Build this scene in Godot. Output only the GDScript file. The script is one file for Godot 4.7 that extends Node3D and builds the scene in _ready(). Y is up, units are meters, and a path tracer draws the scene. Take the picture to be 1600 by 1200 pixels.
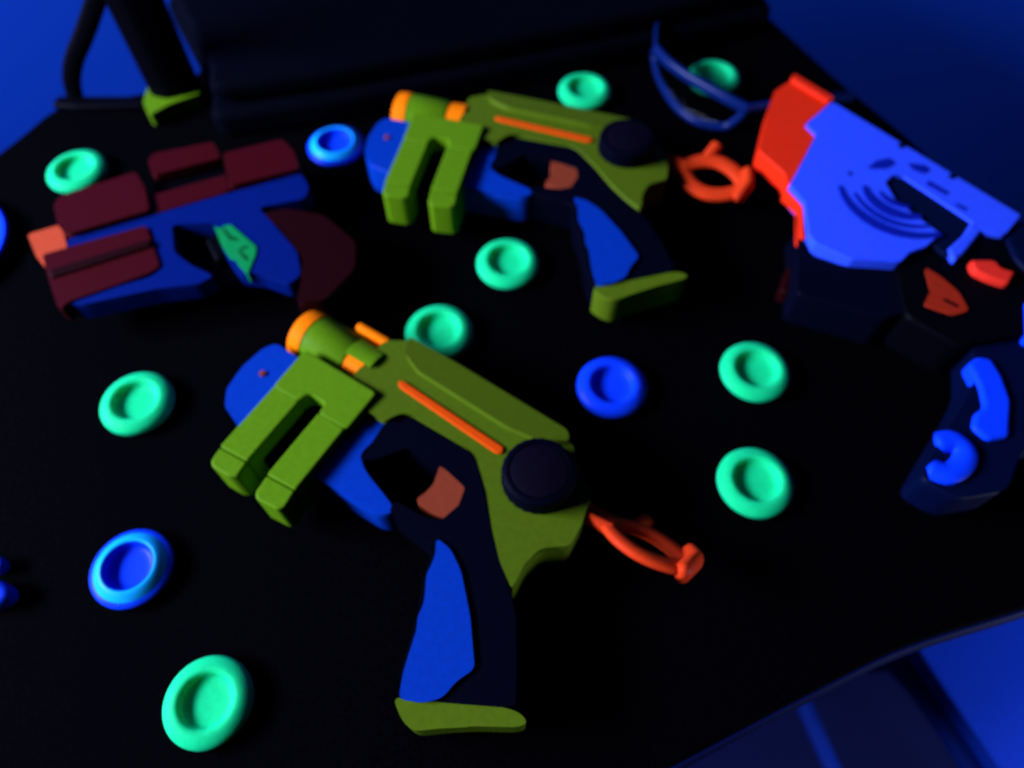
extends Node3D

const T := 0.75          # height of the table top above the floor
var M := {}
var names := {}
var tilt := Vector2.ZERO  # slope of the upper face of the next slab, along its two axes


# ---------------------------------------------------------------- naming
func numbered(called: String) -> String:
	var n: int = names.get(called, 0)
	names[called] = n + 1
	return called if n == 0 else "%s_%03d" % [called, n]


func tag(o: Node, label: String, category: String, group := "") -> Node:
	o.set_meta("label", label)
	o.set_meta("category", category)
	if group != "":
		o.set_meta("group", group)
	return o


func thing(called: String, label: String, category: String, at: Vector3, turn := 0.0, group := "") -> Node3D:
	var o := Node3D.new()
	o.name = numbered(called)
	add_child(o)
	o.position = at
	o.rotation_degrees.y = turn
	tag(o, label, category, group)
	return o


func build(st: SurfaceTool, called: String, m: Material, parent: Node) -> MeshInstance3D:
	var o := MeshInstance3D.new()
	o.name = called
	st.set_material(m)
	o.mesh = st.commit()
	parent.add_child(o, true)
	return o


func structure(st: SurfaceTool, called: String, m: Material) -> MeshInstance3D:
	var o := build(st, called, m, self)
	o.set_meta("kind", "structure")
	return o


func copy(o: Node3D, called: String, label: String, at: Vector3, turn: float) -> Node3D:
	var c: Node3D = o.duplicate()
	c.name = numbered(called)
	add_child(c)
	c.position = at
	c.rotation_degrees.y = turn
	c.set_meta("label", label)
	return c


# ---------------------------------------------------------------- materials
func lin(r: float, g: float, b: float) -> Color:
	return Color(r, g, b).linear_to_srgb()


func noise_tex(freq: float, lo: float, seed_: int, size := 256) -> NoiseTexture2D:
	var n := FastNoiseLite.new()
	n.noise_type = FastNoiseLite.TYPE_SIMPLEX
	n.frequency = freq
	n.fractal_octaves = 4
	n.seed = seed_
	var t := NoiseTexture2D.new()
	t.width = size
	t.height = size
	t.seamless = true
	t.noise = n
	var g := Gradient.new()
	g.offsets = PackedFloat32Array([0.25, 0.75])
	g.colors = PackedColorArray([Color(lo, lo, lo), Color(1, 1, 1)])
	t.color_ramp = g
	return t


var mottle: Texture2D
var fibres: Texture2D


func mat(r: float, g: float, b: float, rough := 0.45, spec := 0.4) -> StandardMaterial3D:
	var m := StandardMaterial3D.new()
	m.albedo_color = lin(r, g, b)
	m.roughness = rough
	m.metallic_specular = spec * 0.45
	m.albedo_texture = mottle
	m.uv1_triplanar = true
	m.uv1_scale = Vector3.ONE * 9.0
	return m


func glow(m: StandardMaterial3D, r: float, g: float, b: float) -> StandardMaterial3D:
	m.emission_enabled = true
	m.emission = lin(r, g, b)
	m.emission_energy_multiplier = 1.0
	return m


# ---------------------------------------------------------------- shapes
func new_st() -> SurfaceTool:
	var st := SurfaceTool.new()
	st.begin(Mesh.PRIMITIVE_TRIANGLES)
	return st


func tri(st: SurfaceTool, a: Vector3, b: Vector3, c: Vector3, na: Vector3, nb: Vector3, nc: Vector3) -> void:
	if (b - a).cross(c - a).dot(na + nb + nc) > 0.0:
		var t := b
		b = c
		c = t
		t = nb
		nb = nc
		nc = t
	st.set_normal(na)
	st.add_vertex(a)
	st.set_normal(nb)
	st.add_vertex(b)
	st.set_normal(nc)
	st.add_vertex(c)


func quad(st: SurfaceTool, a: Vector3, b: Vector3, c: Vector3, d: Vector3, na: Vector3, nb: Vector3, nc: Vector3, nd: Vector3) -> void:
	tri(st, a, b, c, na, nb, nc)
	tri(st, a, c, d, na, nc, nd)


# outline in millimetres, "x,y x,y ..." -> metres
func mm(s: String) -> PackedVector2Array:
	var out := PackedVector2Array()
	for w in s.split(" ", false):
		var p := w.split(",")
		out.append(Vector2(float(p[0]), float(p[1])) * 0.001)
	return out


func oriented(p: PackedVector2Array) -> PackedVector2Array:
	var area := 0.0
	for i in p.size():
		area += p[i].cross(p[(i + 1) % p.size()])
	if area < 0.0:
		p.reverse()
	return p


func rounded(p: PackedVector2Array, r: float, n := 4) -> PackedVector2Array:
	var out := PackedVector2Array()
	var k := p.size()
	for i in k:
		var a := p[(i + k - 1) % k]
		var b := p[i]
		var c := p[(i + 1) % k]
		var ra: float = min(r, a.distance_to(b) * 0.45)
		var rc: float = min(r, c.distance_to(b) * 0.45)
		var s := b + (a - b).normalized() * ra
		var e := b + (c - b).normalized() * rc
		for j in n + 1:
			var t := float(j) / n
			out.append(s.lerp(b, t).lerp(b.lerp(e, t), t))
	return out


# slab with the outline p lying in the plane, from y0 to y1, edges rounded by b
func plate(st: SurfaceTool, poly: PackedVector2Array, y0: float, y1: float, b: float, round_r := 0.003) -> void:
	var p := oriented(rounded(poly, round_r) if round_r > 0.0 else poly)
	var k := p.size()
	var mid := Vector2.ZERO
	for q in p:
		mid += q / k
	var outn := PackedVector2Array()     # mitre direction at each corner
	var edge := PackedVector2Array()     # outward normal of edge i -> i+1
	for i in k:
		var d := (p[(i + 1) % k] - p[i]).normalized()
		edge.append(Vector2(d.y, -d.x))
	for i in k:
		var m := edge[(i + k - 1) % k] + edge[i]
		var q: float = max(m.length_squared() * 0.5, 0.5)
		outn.append(m / q)
	var rows := []                       # [inset, y, angle]
	var bb: float = min(b, (y1 - y0) * 0.48)
	var lowb: float = bb * 0.5
	rows.append([lowb, y0, -PI / 2])
	rows.append([0.0, y0 + lowb, 0.0])
	var steps := 4
	for j in steps + 1:
		var a := PI / 2 * j / steps
		rows.append([bb * (1.0 - cos(a)), y1 - bb + bb * sin(a), a])
	for r in rows.size() - 1:
		for i in k:
			var n := (i + 1) % k
			var e0 := edge[i]
			var e1 := edge[i]
			var before := edge[(i + k - 1) % k]
			var after := edge[n]
			if before.dot(edge[i]) > 0.6:
				e0 = (before + edge[i]).normalized()
			if after.dot(edge[i]) > 0.6:
				e1 = (after + edge[i]).normalized()
			var pts := []
			var nor := []
			for q in [[i, r, e0], [n, r, e1], [n, r + 1, e1], [i, r + 1, e0]]:
				var v := p[q[0]] - outn[q[0]] * float(rows[q[1]][0])
				var a: float = rows[q[1]][2]
				if rows[r][2] == 0.0 and rows[r + 1][2] == 0.0:
					a = 0.0
				var e: Vector2 = q[2]
				var y: float = rows[q[1]][1]
				if q[1] >= 2:
					y += tilt.dot(v - mid)
				pts.append(Vector3(v.x, y, v.y))
				var nn := Vector3(e.x * cos(a), sin(a), e.y * cos(a))
				if a > 0.0:
					nn = Vector3(nn.x - tilt.x * nn.y, nn.y, nn.z - tilt.y * nn.y).normalized()
				nor.append(nn)
			quad(st, pts[0], pts[1], pts[2], pts[3], nor[0], nor[1], nor[2], nor[3])
	for top in [true, false]:
		var ins: float = bb if top else lowb
		var y: float = y1 if top else y0
		var up := Vector3.UP if top else Vector3.DOWN
		var cap := PackedVector2Array()
		for i in k:
			cap.append(p[i] - outn[i] * ins)
		var ids := Geometry2D.triangulate_polygon(cap)
		if ids.is_empty():
			cap = p
			ids = Geometry2D.triangulate_polygon(cap)
		for t in range(0, ids.size(), 3):
			var a := cap[ids[t]]
			var c := cap[ids[t + 1]]
			var d := cap[ids[t + 2]]
			if top and tilt != Vector2.ZERO:
				up = Vector3(-tilt.x, 1, -tilt.y).normalized()
				tri(st, Vector3(a.x, y + tilt.dot(a - mid), a.y), Vector3(c.x, y + tilt.dot(c - mid), c.y), Vector3(d.x, y + tilt.dot(d - mid), d.y), up, up, up)
			else:
				tri(st, Vector3(a.x, y, a.y), Vector3(c.x, y, c.y), Vector3(d.x, y, d.y), up, up, up)


# turned shape: profile of (radius, height) pairs round the axis of basis.y
func lathe(st: SurfaceTool, prof: PackedVector2Array, seg: int, at := Vector3.ZERO, turn := Basis.IDENTITY, wobble := 0.0, waves := 0, start := 0.0, sweep := TAU) -> void:
	var k := prof.size()
	var ns := []
	for i in k - 1:
		var d := (prof[i + 1] - prof[i]).normalized()
		ns.append(Vector2(d.y, -d.x))
	for i in k - 1:
		var n0: Vector2 = ns[i]
		var n1: Vector2 = ns[i]
		if i > 0 and ns[i - 1].dot(ns[i]) > 0.78:
			n0 = (ns[i - 1] + ns[i]).normalized()
		if i < k - 2 and ns[i + 1].dot(ns[i]) > 0.78:
			n1 = (ns[i + 1] + ns[i]).normalized()
		for s in seg:
			var a0 := start + sweep * s / seg
			var a1 := start + sweep * (s + 1) / seg
			var w0 := 1.0 + wobble * sin(a0 * waves)
			var w1 := 1.0 + wobble * sin(a1 * waves)
			var f := func(p: Vector2, a: float, w: float) -> Vector3: return at + turn * Vector3(cos(a) * p.x * w, p.y, sin(a) * p.x * w)
			var g := func(n: Vector2, a: float) -> Vector3: return turn * Vector3(cos(a) * n.x, n.y, sin(a) * n.x)
			quad(st, f.call(prof[i], a0, w0), f.call(prof[i], a1, w1), f.call(prof[i + 1], a1, w1), f.call(prof[i + 1], a0, w0), g.call(n0, a0), g.call(n0, a1), g.call(n1, a1), g.call(n1, a0))


func along_x() -> Basis:
	return Basis(Vector3.FORWARD, PI / 2)      # the lathe axis turned onto +x


# swept elliptical bar through the points (rx across, ry along the up hint)
func tube(st: SurfaceTool, path: Array, rx: float, ry: float, closed := false, up := Vector3.UP, sides := 12) -> void:
	var pts: Array = path
	var k := pts.size()
	var rings := []
	for i in k:
		var a: Vector3 = pts[(i + k - 1) % k] if closed or i > 0 else pts[i]
		var b: Vector3 = pts[(i + 1) % k] if closed or i < k - 1 else pts[i]
		var t := (b - a).normalized()
		var s := t.cross(up).normalized()
		var u := s.cross(t).normalized()
		var ring := []
		for j in sides:
			var q := TAU * j / sides
			ring.append([pts[i] + s * cos(q) * rx + u * sin(q) * ry, (s * cos(q) / rx + u * sin(q) / ry).normalized()])
		rings.append(ring)
	for i in (k if closed else k - 1):
		var r0: Array = rings[i]
		var r1: Array = rings[(i + 1) % k]
		for j in sides:
			var n := (j + 1) % sides
			quad(st, r0[j][0], r0[n][0], r1[n][0], r1[j][0], r0[j][1], r0[n][1], r1[n][1], r1[j][1])
	if not closed:
		for e in [0, k - 1]:
			var d: Vector3 = ((pts[0] - pts[1]) if e == 0 else (pts[k - 1] - pts[k - 2])).normalized()
			var tip: Vector3 = pts[e] + d * min(rx, ry) * 0.6
			for j in sides:
				var n := (j + 1) % sides
				tri(st, rings[e][j][0], rings[e][n][0], tip, rings[e][j][1], rings[e][n][1], d)


func smooth(p: Array, n := 5) -> Array:
	var c := Curve3D.new()
	for i in p.size():
		var a: Vector3 = p[max(i - 1, 0)]
		var b: Vector3 = p[min(i + 1, p.size() - 1)]
		var t := (b - a) / 6.0
		c.add_point(p[i], -t, t)
	var out := []
	for i in p.size() - 1:
		for j in n:
			out.append(c.sample(i, float(j) / n))
	out.append(p[-1])
	return out


func box(st: SurfaceTool, c: Vector3, s: Vector3, b := 0.002) -> void:
	var h := s / 2
	var q := PackedVector2Array([Vector2(c.x - h.x, c.z - h.z), Vector2(c.x + h.x, c.z - h.z), Vector2(c.x + h.x, c.z + h.z), Vector2(c.x - h.x, c.z + h.z)])
	plate(st, q, c.y - h.y, c.y + h.y, b, b * 2)


func slab(o: Node, called: String, m: Material, outline: String, y0: float, y1: float, b := 0.003, r := 0.004, slope := Vector2.ZERO) -> MeshInstance3D:
	var st := new_st()
	tilt = slope
	plate(st, mm(outline), y0, y1, b, r)
	tilt = Vector2.ZERO
	return build(st, called, m, o)


func lathed(o: Node, called: String, m: Material, prof: String, seg: int, at := Vector3.ZERO, turn := Basis.IDENTITY, wobble := 0.0, waves := 0) -> MeshInstance3D:
	var st := new_st()
	lathe(st, mm(prof), seg, at, turn, wobble, waves)
	return build(st, called, m, o)


func ring_outline(cx: float, cy: float, rx: float, ry: float, n := 28) -> Array:
	var out := []
	for i in n:
		var a := TAU * i / n
		out.append(Vector3(cx + cos(a) * rx, 0, cy + sin(a) * ry) * 0.001)
	return out


func arc_outline(cx: float, cy: float, r: float, w: float, a0: float, a1: float) -> PackedVector2Array:
	var out := PackedVector2Array()
	var n := 16
	for i in n + 1:
		var a := deg_to_rad(lerp(a0, a1, float(i) / n))
		var t: float = w * (0.35 + 0.65 * sin(PI * clamp((i + 0.6) / (n + 1.2), 0.0, 1.0)))
		out.append(Vector2(cx + cos(a) * (r + t / 2), cy + sin(a) * (r + t / 2)) * 0.001)
	for i in n + 1:
		var a := deg_to_rad(lerp(a1, a0, float(i) / n))
		var t: float = w * (0.35 + 0.65 * sin(PI * clamp((n - i + 0.6) / (n + 1.2), 0.0, 1.0)))
		out.append(Vector2(cx + cos(a) * (r - t / 2), cy + sin(a) * (r - t / 2)) * 0.001)
	return out


# ---------------------------------------------------------------- lamps
func black_light(label: String, at: Vector3, target: Vector3, size: Vector2, energy: float) -> void:
	var o := thing("black_light_lamp", label, "lamp", at)
	o.look_at_from_position(at, target, Vector3.UP)
	var st := new_st()
	box(st, Vector3(0, 0, 0.03), Vector3(size.x + 0.06, size.y + 0.05, 0.05), 0.006)
	build(st, "lamp_housing", M.lamp_housing, o)
	st = new_st()
	box(st, Vector3.ZERO, Vector3(size.x, size.y, 0.008), 0.003)
	build(st, "lamp_tube", M.lamp_tube, o)
	var l := AreaLight3D.new()
	l.name = "lamp_glow"
	l.area_size = size
	l.light_color = lin(0.60, 0.66, 1.0)
	l.light_energy = energy
	l.area_range = 8.0
	l.area_attenuation = 2.0
	l.shadow_enabled = true
	l.position = Vector3(0, 0, -0.012)
	o.add_child(l)


func _ready() -> void:
	mottle = noise_tex(0.06, 0.96, 7)
	fibres = noise_tex(0.16, 0.72, 11)

	# ---- camera
	var cam := Camera3D.new()
	cam.name = "camera"
	cam.fov = 56.0
	cam.near = 0.02
	cam.far = 20.0
	add_child(cam)
	cam.position = Vector3(0, T + 0.5, 0)
	cam.rotation_degrees = Vector3(-59.0, 0, 0)
	cam.current = true
	var lens := CameraAttributesPhysical.new()
	lens.frustum_focal_length = 12.0 / tan(deg_to_rad(28.0))
	lens.frustum_focus_distance = 0.36
	lens.frustum_near = 0.02
	lens.frustum_far = 20.0
	lens.exposure_aperture = 3.2
	cam.attributes = lens

	# ---- dark room, exposure
	var we := WorldEnvironment.new()
	we.name = "world_environment"
	var env := Environment.new()
	env.background_mode = Environment.BG_COLOR
	env.background_color = lin(0.0004, 0.0006, 0.002)
	env.tonemap_mode = Environment.TONE_MAPPER_LINEAR
	env.tonemap_exposure = 1.0
	env.sdfgi_enabled = true
	env.ssao_enabled = true
	env.ssil_enabled = true
	we.environment = env
	add_child(we)

	# ---- lamps (both outside the frame): front left above, right and low
	M.lamp_housing = mat(0.02, 0.02, 0.02, 0.5)
	M.lamp_tube = glow(mat(0.1, 0.05, 0.3, 0.3), 0.15, 0.12, 0.9)
	black_light("long black light lamp glowing violet, high at the far left of the table", Vector3(-2.15, T + 1.15, -0.05), Vector3(0.0, T, -0.5), Vector2(1.2, 0.5), 20.5)
	black_light("short black light lamp glowing violet, low beside the chair", Vector3(1.02, T - 0.08, 0.22), Vector3(0.55, 0.35, 0.02), Vector2(0.3, 0.10), 0.9)

	make_materials()
	make_room()
	make_table()
	make_case()
	make_grip_stand()
	make_chair()
	make_green_blasters()
	make_red_blaster()
	make_white_blaster()
	make_glasses()
	make_discs()
	make_edge_things()


func make_materials() -> void:
	M.wall = mat(0.002, 0.026, 0.24, 0.8, 0.2)
	M.floor = mat(0.0015, 0.003, 0.025, 0.7, 0.3)
	M.cloth = mat(0.0007, 0.0007, 0.0013, 0.85, 0.15)
	M.cloth.albedo_texture = fibres
	M.cloth.uv1_scale = Vector3.ONE * 5.0
	M.table_rim = mat(0.001, 0.004, 0.04, 0.6, 0.3)
	M.case = mat(0.0007, 0.0012, 0.0045, 0.8, 0.2)
	M.case.albedo_texture = fibres
	M.black = mat(0.0009, 0.0009, 0.0024, 0.5, 0.25)
	M.navy = mat(0.0009, 0.0011, 0.0050, 0.45, 0.25)
	M.deep_navy = mat(0.0012, 0.0016, 0.0075, 0.45, 0.25)
	M.hub = mat(0.0030, 0.0018, 0.0060, 0.5, 0.3)
	M.green = mat(0.098, 0.228, 0.004, 0.45, 0.3)
	M.olive = mat(0.082, 0.140, 0.005, 0.5, 0.25)  # same plastic green, with shade on body, rail and foot mixed in
	M.orange = mat(0.98, 0.20, 0.002, 0.5, 0.2)
	M.stripe = mat(0.85, 0.080, 0.003, 0.45, 0.3)
	M.pull = mat(0.66, 0.042, 0.007, 0.45, 0.3)
	M.trigger = mat(0.24, 0.040, 0.015, 0.5, 0.3)
	M.blue = mat(0.001, 0.034, 0.32, 0.45, 0.3)
	M.red = mat(0.046, 0.002, 0.004, 0.5, 0.3)
	M.dark_red = mat(0.013, 0.0008, 0.0012, 0.55, 0.3)
	M.mid_blue = mat(0.0005, 0.009, 0.12, 0.45, 0.3)
	M.salmon = mat(0.52, 0.065, 0.022, 0.5, 0.3)
	M.emblem = mat(0.004, 0.25, 0.055, 0.5, 0.3)
	M.emblem_line = mat(0.002, 0.06, 0.012, 0.5, 0.3)
	M.shell = mat(0.030, 0.090, 0.95, 0.4, 0.3)
	M.shell_mark = mat(0.003, 0.012, 0.30, 0.5, 0.3)
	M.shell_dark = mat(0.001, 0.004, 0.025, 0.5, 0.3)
	M.nose = mat(0.85, 0.026, 0.005, 0.45, 0.3)
	M.tab = mat(0.90, 0.032, 0.016, 0.45, 0.3)
	M.dull_orange = mat(0.36, 0.022, 0.007, 0.5, 0.3)
	M.grip_blue = mat(0.0006, 0.0028, 0.022, 0.5, 0.3)
	M.bright_blue = mat(0.003, 0.050, 0.95, 0.4, 0.3)
	M.disc_green = mat(0.008, 0.70, 0.24, 0.5, 0.3)
	M.disc_green.subsurf_scatter_enabled = true
	M.disc_green.subsurf_scatter_strength = 0.7
	M.disc_blue = mat(0.003, 0.045, 0.75, 0.35, 0.4)
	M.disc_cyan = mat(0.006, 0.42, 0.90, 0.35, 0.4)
	M.disc_blue.subsurf_scatter_enabled = true
	M.disc_blue.subsurf_scatter_strength = 0.5
	M.glasses = mat(0.002, 0.012, 0.090, 0.3, 0.5)
	var lens := StandardMaterial3D.new()
	lens.transparency = BaseMaterial3D.TRANSPARENCY_ALPHA
	lens.albedo_color = Color(0.005, 0.006, 0.01, 0.55)
	lens.roughness = 0.05
	M.lens = lens
	M.chair = mat(0.003, 0.040, 0.48, 0.6, 0.3)
	M.chair_frame = mat(0.003, 0.022, 0.22, 0.5, 0.3)
	M.foam = mat(0.002, 0.03, 0.50, 0.6, 0.3)


func make_room() -> void:
	var st := new_st()
	box(st, Vector3(0, 1.2, -1.15), Vector3(7.0, 2.4, 0.1), 0.004)
	structure(st, "wall", M.wall)
	st = new_st()
	box(st, Vector3(0, -0.05, 0.2), Vector3(7.0, 0.1, 4.6), 0.004)
	structure(st, "floor", M.floor)


func make_table() -> void:
	var t := thing("table", "dark table with a black top and thin blue-lit rim under the toys", "table", Vector3.ZERO)
	var outline := mm("-525,-550 -500,-596 -478,-646 -400,-660 -338,-684 -350,-800 -345,-900 -200,-960 60,-965 220,-900 285,-830 350,-690 400,-600 455,-480 482,-330 478,-220 430,-145 348,-121 258,-97 162,-55 98,-26 -60,40 -300,30 -480,-90 -545,-300")
	var top := rounded(outline, 0.035, 6)
	var st := new_st()
	plate(st, top, T - 0.022, T, 0.004, 0.0)
	build(st, "table_top", M.cloth, t)
	var path := []
	for p in oriented(top):
		path.append(Vector3(p.x, T - 0.012, p.y))
	st = new_st()
	tube(st, path, 0.004, 0.010, true)
	build(st, "edge_band", M.table_rim, t)
	for p in [Vector2(-0.38, -0.5), Vector2(0.33, -0.6), Vector2(-0.33, -0.1), Vector2(0.25, -0.25)]:
		st = new_st()
		tube(st, [Vector3(p.x, 0.001, p.y), Vector3(p.x, T - 0.023, p.y)], 0.02, 0.02, false, Vector3.RIGHT)
		build(st, "leg", M.black, t)


func make_case() -> void:
	var c := thing("equipment_case", "large dark navy case lying flat across the back of the table", "case", Vector3(-0.02, T, -0.70), 17.0)
	slab(c, "case_body", M.case, "-290,-20 -330,-200 -280,-230 120,-230 290,-160 318,-60 322,26 180,34 0,36 -180,34 -300,26", 0.0, 0.029, 0.010, 0.02)
	slab(c, "lid", M.case, "-285,-24 -322,-195 -276,-222 118,-224 284,-156 308,-64 312,14 180,22 0,24 -180,22 -292,14", 0.032, 0.052, 0.012, 0.02)


func make_grip_stand() -> void:
	var g := thing("blaster_grip", "dark upright blaster grip with yellow-green foot and bent hand guard", "toy blaster", Vector3(-0.352, T, -0.652), 0.0)
	slab(g, "grip", M.black, "-24,-16 22,-18 27,10 0,20 -22,14", 0.005, 0.24, 0.006, 0.008)
	slab(g, "grip_foot", M.green, "-28,-18 -23,-17 -20,15 0,21 27,9 31,11 4,27 -14,46 -25,26", 0.0, 0.016, 0.004, 0.006)
	slab(g, "heel", M.black, "-124,4 -28,4 -28,20 -100,22 -126,18", 0.0, 0.008, 0.003, 0.004)
	var st := new_st()
	tube(st, smooth([Vector3(-0.106, 0.003, 0.006), Vector3(-0.100, 0.025, 0.003), Vector3(-0.086, 0.048, 0.0), Vector3(-0.060, 0.078, -0.004), Vector3(-0.01, 0.14, -0.008)]), 0.009, 0.004, false, Vector3.BACK)
	build(st, "hand_guard", M.black, g)


func make_chair() -> void:
	var c := thing("chair", "pale blue-lit plastic chair beyond the right front edge of the table", "chair", Vector3(0.53, 0, -0.10), 0.0)
	slab(c, "seat", M.chair, "-118,-74 30,-98 170,-104 190,140 40,150 -40,110 -80,20", 0.435, 0.455, 0.009, 0.03)
	var st := new_st()
	tube(st, smooth([Vector3(-0.14, 0.40, -0.08), Vector3(-0.10, 0.428, -0.02), Vector3(-0.05, 0.43, 0.10), Vector3(0.0, 0.42, 0.2)]), 0.012, 0.012)
	build(st, "seat_rail", M.chair_frame, c)
	for q in [[Vector3(-0.10, 0.42, -0.05), Vector3(-0.22, 0.0, -0.10)], [Vector3(-0.04, 0.42, 0.12), Vector3(-0.16, 0.0, 0.16)], [Vector3(0.17, 0.43, -0.08), Vector3(0.22, 0.0, -0.14)], [Vector3(0.16, 0.43, 0.12), Vector3(0.22, 0.0, 0.17)]]:
		st = new_st()
		tube(st, q, 0.013, 0.013, false, Vector3.RIGHT)
		build(st, "leg", M.chair_frame, c)
	st = new_st()
	tube(st, [Vector3(-0.16, 0.22, -0.075), Vector3(-0.10, 0.22, 0.14)], 0.010, 0.010)
	build(st, "stretcher", M.chair_frame, c)


# local axes of a blaster lying on its side: +x from muzzle to tail, +z from barrel to grip, +y up from the table
func make_green_blasters() -> void:
	var o := thing("green_blaster", "yellow-green and blue toy blaster lying nearest at the middle of the table", "toy blaster", Vector3(0.019, T, -0.1985), -33.0, "yellow-green toy blasters on the table")
	slab(o, "body", M.olive, "-160,-10 -160,-33 -145,-43 -96,-43 -50,-42 -6,-42 6,-36 22,-18 34,-13 40,11 41,29 34,34 26,41 23,55 25,73 10,64 -7,48 -25,28 -46,10 -52,8 -103,8 -111,12 -116,24 -130,24 -158,12", 0.008, 0.043, 0.007, 0.004, Vector2(-0.03, 0.07))
	slab(o, "top_rail", M.olive, "-146,-45 -100,-46 -4,-44 2,-37 -14,-24 -40,-20 -120,-22 -138,-30", 0.012, 0.0455, 0.006, 0.004, Vector2(-0.03, 0.22))
	slab(o, "stripe", M.stripe, "-126,-11 -34,-7 -32,-2 -36,0 -124,-5 -128,-8", 0.036, 0.0448, 0.001, 0.002, Vector2(-0.03, 0.07))
	# barrel
	var ax := along_x()
	var c := Vector3(0, 0.0275, -0.011)
	lathed(o, "muzzle", M.orange, "10,-226 17,-228 20.5,-226 21.5,-222 21.5,-214 10,-214", 36, c, ax)
	lathed(o, "barrel_sleeve", M.green, "10,-214.5 19.5,-214.5 21,-213 21,-176 19.5,-174 10,-174", 36, c, ax)
	lathed(o, "barrel_ring", M.orange, "10,-173.5 19.5,-173.5 19.5,-158 10,-158", 36, c, ax)
	var br := new_st()
	lathe(br, mm("19,-178 20.8,-177 20.8,-152 19,-150"), 12, c, ax, 0.0, 0, PI - 0.25, 1.05)
	build(br, "barrel_bridge", M.green, o)
	slab(o, "barrel_cradle", M.green, "-204,2 -162,2 -160,12 -204,12", 0.012, 0.040, 0.003, 0.003)
	slab(o, "barrel_inlay", M.orange, "-188,-37 -156,-37 -156,-30 -188,-30", 0.024, 0.044, 0.003, 0.003)
	# blue shells
	var f := slab(o, "front_shell", M.blue, "-234,22 -229,14 -200,15 -200,82 -222,76 -232,64 -236,43", 0.006, 0.042, 0.007, 0.004)
	var st := new_st()
	lathe(st, mm("0,44 2.2,43.6 2.6,41"), 14, Vector3(-0.2185, 0, 0.040))
	build(st, "screw", M.trigger, f)
	slab(o, "rear_shell", M.blue, "-140,16 -113,16 -117,53 -104,60 -74,69 -71,74 -78,80 -108,81 -142,82 -150,60", 0.006, 0.040, 0.007, 0.006)
	slab(o, "core", M.black, "-205,18 -130,18 -128,78 -160,95 -205,80", 0.010, 0.034, 0.002, 0.003)
	# fore grip
	slab(o, "fore_grip_yoke", M.green, "-202,9 -133,9 -132,44 -158,45 -158,36 -174,36 -176,45 -200,46", 0.009, 0.0498, 0.0014, 0.004)
	slab(o, "prong", M.green, "-200,44 -176,44 -174,100 -198,102", 0.008, 0.0492, 0.0015, 0.002)
	slab(o, "prong", M.green, "-158,44 -134,44 -132,98 -156,100", 0.008, 0.0492, 0.0015, 0.002)
	slab(o, "prong_tip", M.green, "-198,102.2 -174,100.2 -172,112 -177,115 -192,116 -196,113", 0.014, 0.0482, 0.0018, 0.002)
	slab(o, "prong_tip", M.green, "-156,100.2 -132,98.2 -130,111 -133,115 -150,117 -154,114", 0.014, 0.0482, 0.0018, 0.002)
	# frame and grip
	slab(o, "frame", M.navy, "-117,24 -112,12 -104,8.5 -52,8.5 -44,12 -25,30 -6,50 24,74 36,86 52,110 63,128 58,133 29,149 3,163 -5,150 -16,119 -27,97 -33,78 -45,76 -73,74 -75,66 -50,64 -40,60 -36,45 -40,32 -60,28 -92,30 -104,48 -113,55", 0.008, 0.041, 0.005, 0.003)
	slab(o, "trigger", M.trigger, "-66,24 -52,24 -38,30 -30,43 -36,56 -49,59 -64,57 -60,43", 0.014, 0.038, 0.004, 0.003)
	slab(o, "grip_panel", M.blue, "-35,72 -23,73 -9,81 12,101 32,125 27,136 25,149 17,157 4,163 -3,149 -6,140 -9,131 -11,125 -15,119 -16,112 -19,106 -26,95 -27,88 -29,81", 0.030, 0.0432, 0.004, 0.004)
	slab(o, "grip_foot", M.olive, "0,164 24,149 49,136 67,130 74,132 71,137 50,150 36,160 21,172 12,171", 0.008, 0.040, 0.004, 0.005)
	var sc := new_st()
	lathe(sc, mm("0,43.2 1.2,43.2 1.4,43.9 2.4,44 2.6,43 2.6,41"), 16, Vector3(0.017, -0.0035, 0.034))
	build(sc, "screw", M.deep_navy, o)
	# wheel
	var w := lathed(o, "wheel", M.navy, "0,30 23,30 25.5,32 25.5,53 24.5,56 22,57.5 20.5,57.5 20,56 0,56", 72, Vector3(-0.001, 0, 0.0), Basis.IDENTITY, 0.012, 24)
	lathed(w, "hub", M.hub, "19.4,55.5 19.4,57 16,58 0,58.3", 40, Vector3(-0.001, 0, 0.0))
	# pull ring
	var p := Node3D.new()
	p.name = "pull_ring"
	o.add_child(p, true)
	p.position = Vector3(0.031, 0.030, -0.001)
	p.rotation_degrees = Vector3(-43, 3, 0)
	var band := new_st()
	var loop := []
	for v in oriented(rounded(mm("21,0 34,-13 50,-18 66,-14 79,-5 79,5 66,14 50,18 34,13"), 0.008, 4)):
		loop.append(Vector3(v.x, 0, v.y))
	tube(band, loop, 0.0072, 0.0042, true, Vector3.UP, 8)
	build(band, "ring_band", M.pull, p)
	for z in [-5, 0, 5]:
		band = new_st()
		tube(band, [Vector3(-0.014, 0, z * 0.0012), Vector3(0.012, 0, z * 0.0012), Vector3(0.026, 0, z * 0.0010)], 0.0034, 0.0050)
		build(band, "stem", M.pull, p)
	band = new_st()
	tube(band, [Vector3(0.040, 0, -0.018), Vector3(0.044, 0.001, -0.033)], 0.0055, 0.0045)
	build(band, "nub", M.pull, p)
	band = new_st()
	tube(band, [Vector3(0.079, 0.001, -0.013), Vector3(0.083, 0.005, 0.0), Vector3(0.079, 0.001, 0.013)], 0.006, 0.009)
	build(band, "finger_pad", M.pull, p)

	var b := copy(o, "green_blaster", "yellow-green and blue toy blaster lying farther back, below the safety glasses", Vector3(0.1053, T, -0.5263), -14.5)
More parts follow.
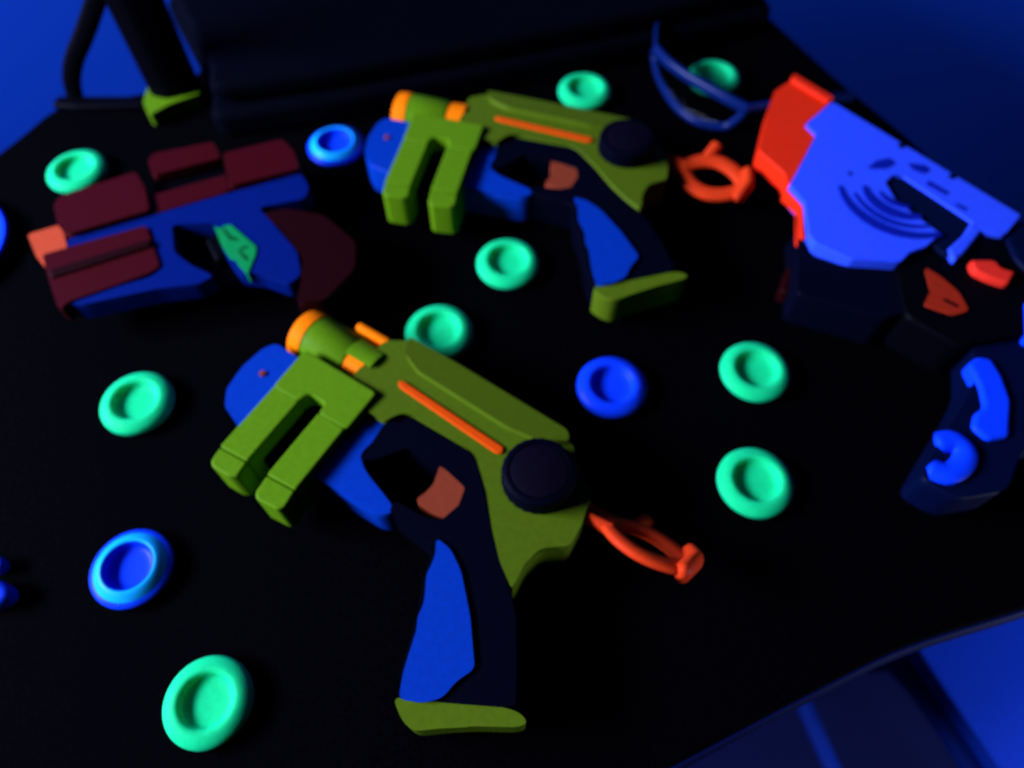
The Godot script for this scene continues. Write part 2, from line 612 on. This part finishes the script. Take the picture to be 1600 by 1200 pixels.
	var q: Node3D = b.get_node("pull_ring")
	q.rotation_degrees = Vector3(16, -10, 0)
	q.position.z -= 0.005
	b.get_node("barrel_inlay").free()
	b.get_node("barrel_bridge").free()


func make_red_blaster() -> void:
	var o := thing("red_blaster", "dark red and blue toy blaster with salmon tip and green emblem", "toy blaster", Vector3(-0.3726, T, -0.4172), 22.38)
	slab(o, "front_slide", M.red, "-8,-42 -2,-52 63,-58 68,-34 68,-5 0,-3 -6,-15", 0.006, 0.045, 0.006, 0.004)
	slab(o, "middle_slide", M.red, "75,-70 81,-77 134,-72 137,-48 76,-48", 0.006, 0.044, 0.005, 0.004)
	slab(o, "ejection_port", M.black, "72,-49 139,-49 138,-26 70,-26", 0.010, 0.034, 0.001, 0.002)
	slab(o, "port_sill", M.red, "69,-27 136,-28 135,-6 69,-4", 0.008, 0.041, 0.004, 0.003)
	slab(o, "rear_slide", M.red, "140,-52 194,-50 200,-30 199,-6 136,-8", 0.006, 0.045, 0.005, 0.004)
	slab(o, "blue_frame", M.mid_blue, "-3,-3 199,-6 202,14 195,27 155,22 163,48 174,84 171,110 160,116 140,96 124,88 117,60 117,26 82,14 79,46 90,66 102,80 104,84 92,88 60,80 2,74 -6,70 -8,64 56,66 64,62 66,12 -2,10", 0.020, 0.040, 0.005, 0.005)
	slab(o, "fore_grip", M.red, "-22,9 62,8.5 66,59 56,63 -6,68 -14,74 -19,40", 0.022, 0.042, 0.006, 0.004)
	slab(o, "fore_grip_ridge", M.dark_red, "-18,30 63,27 64,36 -17,40", 0.030, 0.0445, 0.002, 0.003)
	slab(o, "muzzle", M.salmon, "-34,-24 -6,-25 -4,7 -20,7 -23,14 -28,8", 0.010, 0.038, 0.005, 0.004)
	slab(o, "hand_hole", M.black, "80,16 117,24 117,60 122,88 100,80 88,64", 0.010, 0.022, 0.001, 0.003)
	slab(o, "trigger", M.black, "104,34 116,30 118,60 108,62", 0.012, 0.034, 0.003, 0.004)
	slab(o, "grip", M.dark_red, "157,30 178,33 205,52 222,92 214,120 182,143 160,138 169,118 177,92 166,52", 0.006, 0.040, 0.006, 0.006)
	var e := slab(o, "emblem", M.emblem, "115,30 120,35 123,33 129,34 144,67 142,75 131,94 126,81 125,75 121,71 118,58 117,50", 0.030, 0.0412, 0.0005, 0.0010)
	slab(e, "emblem_line", M.emblem_line, "121,36 122.5,36 126,47 131,52.5 130,54.5 124.5,51", 0.040, 0.0417, 0.0002, 0.0)
	slab(e, "emblem_line", M.emblem_line, "131.5,63.5 137,63.5 137,65.5 130.5,66", 0.040, 0.0417, 0.0002, 0.0)
	slab(e, "emblem_line", M.emblem_line, "128.5,66.5 130,66 134.5,77 134,80 132,77.5", 0.040, 0.0417, 0.0002, 0.0)


func make_white_blaster() -> void:
	var o := thing("white_blaster", "white toy blaster glowing blue, with orange-red nose, at the right edge", "toy blaster", Vector3(0.3038, T, -0.5823), -49.34)
	slab(o, "shell", M.shell, "6,51 3,9 7,7 193,7 196,36 180,47 170,44 103,41 96,47 97,60 116,72 161,76 161,98 156,112 157,127 130,153 100,161 91,157 66,130 45,124 34,91 21,55", 0.034, 0.056, 0.003, 0.002)
	slab(o, "shell_hook", M.shell, "170,43 182,45 186,80 185,92 174,85 174,62", 0.034, 0.0555, 0.003, 0.003)
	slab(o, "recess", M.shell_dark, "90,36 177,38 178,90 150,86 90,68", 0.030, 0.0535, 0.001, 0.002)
	for a in [[22.0, 6.0, 44.0, 122.0], [33.0, 11.0, 32.0, 136.0], [44.0, 6.0, 30.0, 124.0], [54.0, 10.0, 24.0, 134.0]]:
		var st := new_st()
		plate(st, arc_outline(112, 54, a[0], a[1], a[2], a[3]), 0.050, 0.0566, 0.0003, 0.0)
		build(st, "ripple_mark", M.shell_mark, o)
	for s in ["77,58 76,44 82,31 90,34 88,46", "96,25 108,15 115,19 113,26 103,29", "120,30 140,29 140,34 121,36", "150,36 160,34 161,38 152,39"]:
		slab(o, "print_mark", M.shell_mark, s, 0.050, 0.0566, 0.0003, 0.002)
	for s in ["77,6 83,6 83,13 77,13", "128,6 134,6 134,13 128,13", "69,72 73,72 73,76 69,76"]:
		slab(o, "screw_hole", M.shell_dark, s, 0.048, 0.0564, 0.0003, 0.002)
	slab(o, "nose", M.nose, "-44,11 1,11 4,48 19,52 32,88 44,121 34,113 -2,107 -32,56 -44,32", 0.034, 0.053, 0.004, 0.003)
	slab(o, "nose_sight", M.nose, "-46,2 1,2 1,10 -44,10", 0.024, 0.057, 0.003, 0.003)
	slab(o, "lower_nose", M.nose, "44,123 65,127 91,156 86,160 63,130 43,126", 0.036, 0.050, 0.003, 0.003)
	slab(o, "lower_barrel", M.dark_red, "90,166 98,166 110,190 102,192", 0.006, 0.022, 0.003, 0.003)
	slab(o, "lower_body", M.deep_navy, "70,134 98,168 127,155 156,126 190,150 180,172 120,205", 0.008, 0.046, 0.005, 0.004)
	slab(o, "handle_frame", M.black, "157,127 155,102 166,76 184,82 180,42 194,32 196,4 330,4 330,60 300,90 258,112 232,156 190,162", 0.006, 0.050, 0.007, 0.006)
	slab(o, "top_cover", M.grip_blue, "199,6 330,6 330,50 250,60 215,50 197,34", 0.040, 0.053, 0.004, 0.006)
	slab(o, "trigger", M.dull_orange, "172,112 186,111 204,114 219,124 214,137 193,146 189,130", 0.030, 0.052, 0.004, 0.004)
	slab(o, "trigger_slot", M.black, "200,128 212,126 211,129 200,131", 0.050, 0.0525, 0.0004, 0.001)
	slab(o, "safety_catch", M.tab, "192,82 205,67 214,70 223,65 226,82 212,88 200,90", 0.040, 0.0565, 0.003, 0.004)
	slab(o, "grip", M.grip_blue, "230,128 248,84 330,90 322,160 308,195 318,232 300,262 274,268 268,236 262,196 256,168", 0.006, 0.044, 0.008, 0.008)
	slab(o, "grip_panel", M.bright_blue, "245,163 246,151 254,145 268,153 284,168 298,196 289,210 276,209 271,197 273,188 262,175", 0.034, 0.0475, 0.004, 0.004)
	var st := new_st()
	tube(st, smooth([Vector3(0.268, 0.044, 0.235), Vector3(0.274, 0.044, 0.227), Vector3(0.284, 0.044, 0.229), Vector3(0.288, 0.044, 0.240), Vector3(0.285, 0.044, 0.252), Vector3(0.276, 0.044, 0.257)]), 0.0085, 0.006)
	build(st, "lanyard_loop", M.bright_blue, o)
	slab(o, "rear_badge", M.bright_blue, "242,82 300,60 306,90 262,116", 0.040, 0.0535, 0.003, 0.004)


func make_glasses() -> void:
	var g := thing("safety_glasses", "dark blue wraparound safety glasses resting at the back right of the table", "glasses", Vector3(0, T, 0))
	var brow := [Vector3(0.1505, 0.035, -0.6849), Vector3(0.1607, 0.035, -0.6637), Vector3(0.1776, 0.035, -0.641), Vector3(0.1974, 0.035, -0.6211), Vector3(0.2142, 0.034, -0.6065), Vector3(0.2300, 0.032, -0.5960)]
	var st := new_st()
	tube(st, smooth(brow), 0.0045, 0.006)
	build(st, "brow_bar", M.glasses, g)
	var low := [Vector3(0.1505, 0.034, -0.6849), Vector3(0.1530, 0.016, -0.705), Vector3(0.1576, 0.006, -0.6789), Vector3(0.1698, 0.005, -0.6372), Vector3(0.1884, 0.005, -0.6113), Vector3(0.2144, 0.006, -0.6016), Vector3(0.2250, 0.018, -0.598), Vector3(0.2300, 0.032, -0.5960)]
	st = new_st()
	tube(st, smooth(low), 0.004, 0.0045)
	build(st, "lens_rim", M.glasses, g)
	st = new_st()
	for i in 5:
		var a: Vector3 = brow[i]
		var b: Vector3 = brow[i + 1]
		var c: Vector3 = low[i + 1].lerp(low[i + 2], 0.5) if i > 0 else low[2]
		var d: Vector3 = low[i + 2].lerp(low[min(i + 3, 7)], 0.5)
		var n := (b - a).cross(c - a).normalized()
		quad(st, a, b, d, c, n, n, n, n)
	build(st, "lens", M.lens, g)
	st = new_st()
	tube(st, smooth([Vector3(0.2300, 0.032, -0.5960), Vector3(0.2524, 0.032, -0.6005), Vector3(0.2856, 0.031, -0.6081), Vector3(0.3195, 0.028, -0.6179), Vector3(0.345, 0.022, -0.6278)]), 0.004, 0.005)
	build(st, "bridge_bar", M.glasses, g)
	st = new_st()
	tube(st, smooth([Vector3(0.1505, 0.035, -0.6849), Vector3(0.1512, 0.034, -0.70), Vector3(0.1570, 0.033, -0.7347), Vector3(0.1700, 0.03, -0.78), Vector3(0.186, 0.012, -0.82)]), 0.0022, 0.0045)
	build(st, "temple", M.glasses, g)


func make_discs() -> void:
	var rim := "20,0 24,0.3 26.6,1.6 28,4 28,6.4 27.2,8 25.4,9.4 22.6,10.9 20.4,11.6 18.6,11.7 17.2,11.0 16.2,9.6 15.4,7.2"
	var dish := "15.5,7.4 14.4,6.4 12.5,5.8 9,5.5 0,5.4"
	var green := [
		[-0.1914, -0.0627, "green glowing disc alone at the near left front of the table"],
		[0.1794, -0.212, "green glowing disc right of the orange-red pull ring of the nearest blaster"],
		[0.1961, -0.3083, "green glowing disc right of the plain blue disc"],
		[-0.0034, -0.4213, "green glowing disc below the farther green blaster's blue grip"],
		[0.0770, -0.6570, "green glowing disc touching the top of the farther green blaster"],
		[-0.4212, -0.5371, "green glowing disc partly behind the red blaster's front"],
		[-0.2941, -0.2792, "green glowing disc between the red blaster and the blue-cyan disc"],
		[-0.0608, -0.3466, "green glowing disc half hidden behind the nearest green blaster's barrel"],
		[0.2165, -0.6789, "green glowing disc seen behind the brow of the safety glasses"]]
	var blue := [
		[0.0795, -0.2939, "plain deep blue disc right of the nearest green blaster"],
		[-0.1753, -0.5741, "blue disc with cyan rim between red and farther green blasters"],
		[-0.263, -0.148, "blue disc with bright cyan rim at the left of the table"]]
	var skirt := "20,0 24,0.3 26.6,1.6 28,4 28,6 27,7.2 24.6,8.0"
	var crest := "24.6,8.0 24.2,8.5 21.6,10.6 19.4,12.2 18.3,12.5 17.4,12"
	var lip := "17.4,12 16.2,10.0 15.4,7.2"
	for set_ in [["green", green, M.disc_green, M.disc_green], ["blue", blue, M.disc_blue, M.disc_blue]]:
		var first: Node3D = null
		var k := 0
		for d in set_[1]:
			var at := Vector3(d[0], T + 0.0006, d[1])
			var turn := fmod(k * 67.0, 360.0)
			k += 1
			if set_[0] == "blue" and k > 1:
				var c := thing("blue_disc", d[2], "disc", at, turn, "blue discs scattered on the table")
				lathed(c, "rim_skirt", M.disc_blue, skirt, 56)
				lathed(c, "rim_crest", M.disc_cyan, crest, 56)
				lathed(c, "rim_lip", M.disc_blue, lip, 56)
				lathed(c, "dish", M.disc_blue, dish, 56)
				continue
			if first == null:
				first = thing(set_[0] + "_disc", d[2], "disc", at, turn, set_[0] + " discs scattered on the table")
				lathed(first, "rim", set_[2], rim, 56)
				lathed(first, "dish", set_[3], dish, 56)
			else:
				copy(first, set_[0] + "_disc", d[2], at, turn)


func make_edge_things() -> void:
	var p := thing("blue_plate", "bright blue rounded plate cut off by the left edge of the frame", "plate", Vector3(-0.523, T + 0.0006, -0.435))
	lathed(p, "plate_rim", M.bright_blue, "40,0 56,1 66,5 69,9 67,11 60,9 52,5 44,4", 64)
	lathed(p, "plate_well", M.bright_blue, "44.5,4 30,3 0,3", 64)
	var f := thing("foam_clip", "small bright blue two-lobed foam piece at the left edge of the frame", "foam piece", Vector3(-0.352, T, -0.130))
	slab(f, "large_lobe", M.foam, "-30,-8 2,-10 14,-4 17,4 10,10 -30,12", 0.001, 0.014, 0.005, 0.006)
	slab(f, "small_lobe", M.foam, "-30,-26 -2,-26 3,-20 1,-15 -30,-14", 0.001, 0.011, 0.004, 0.004)
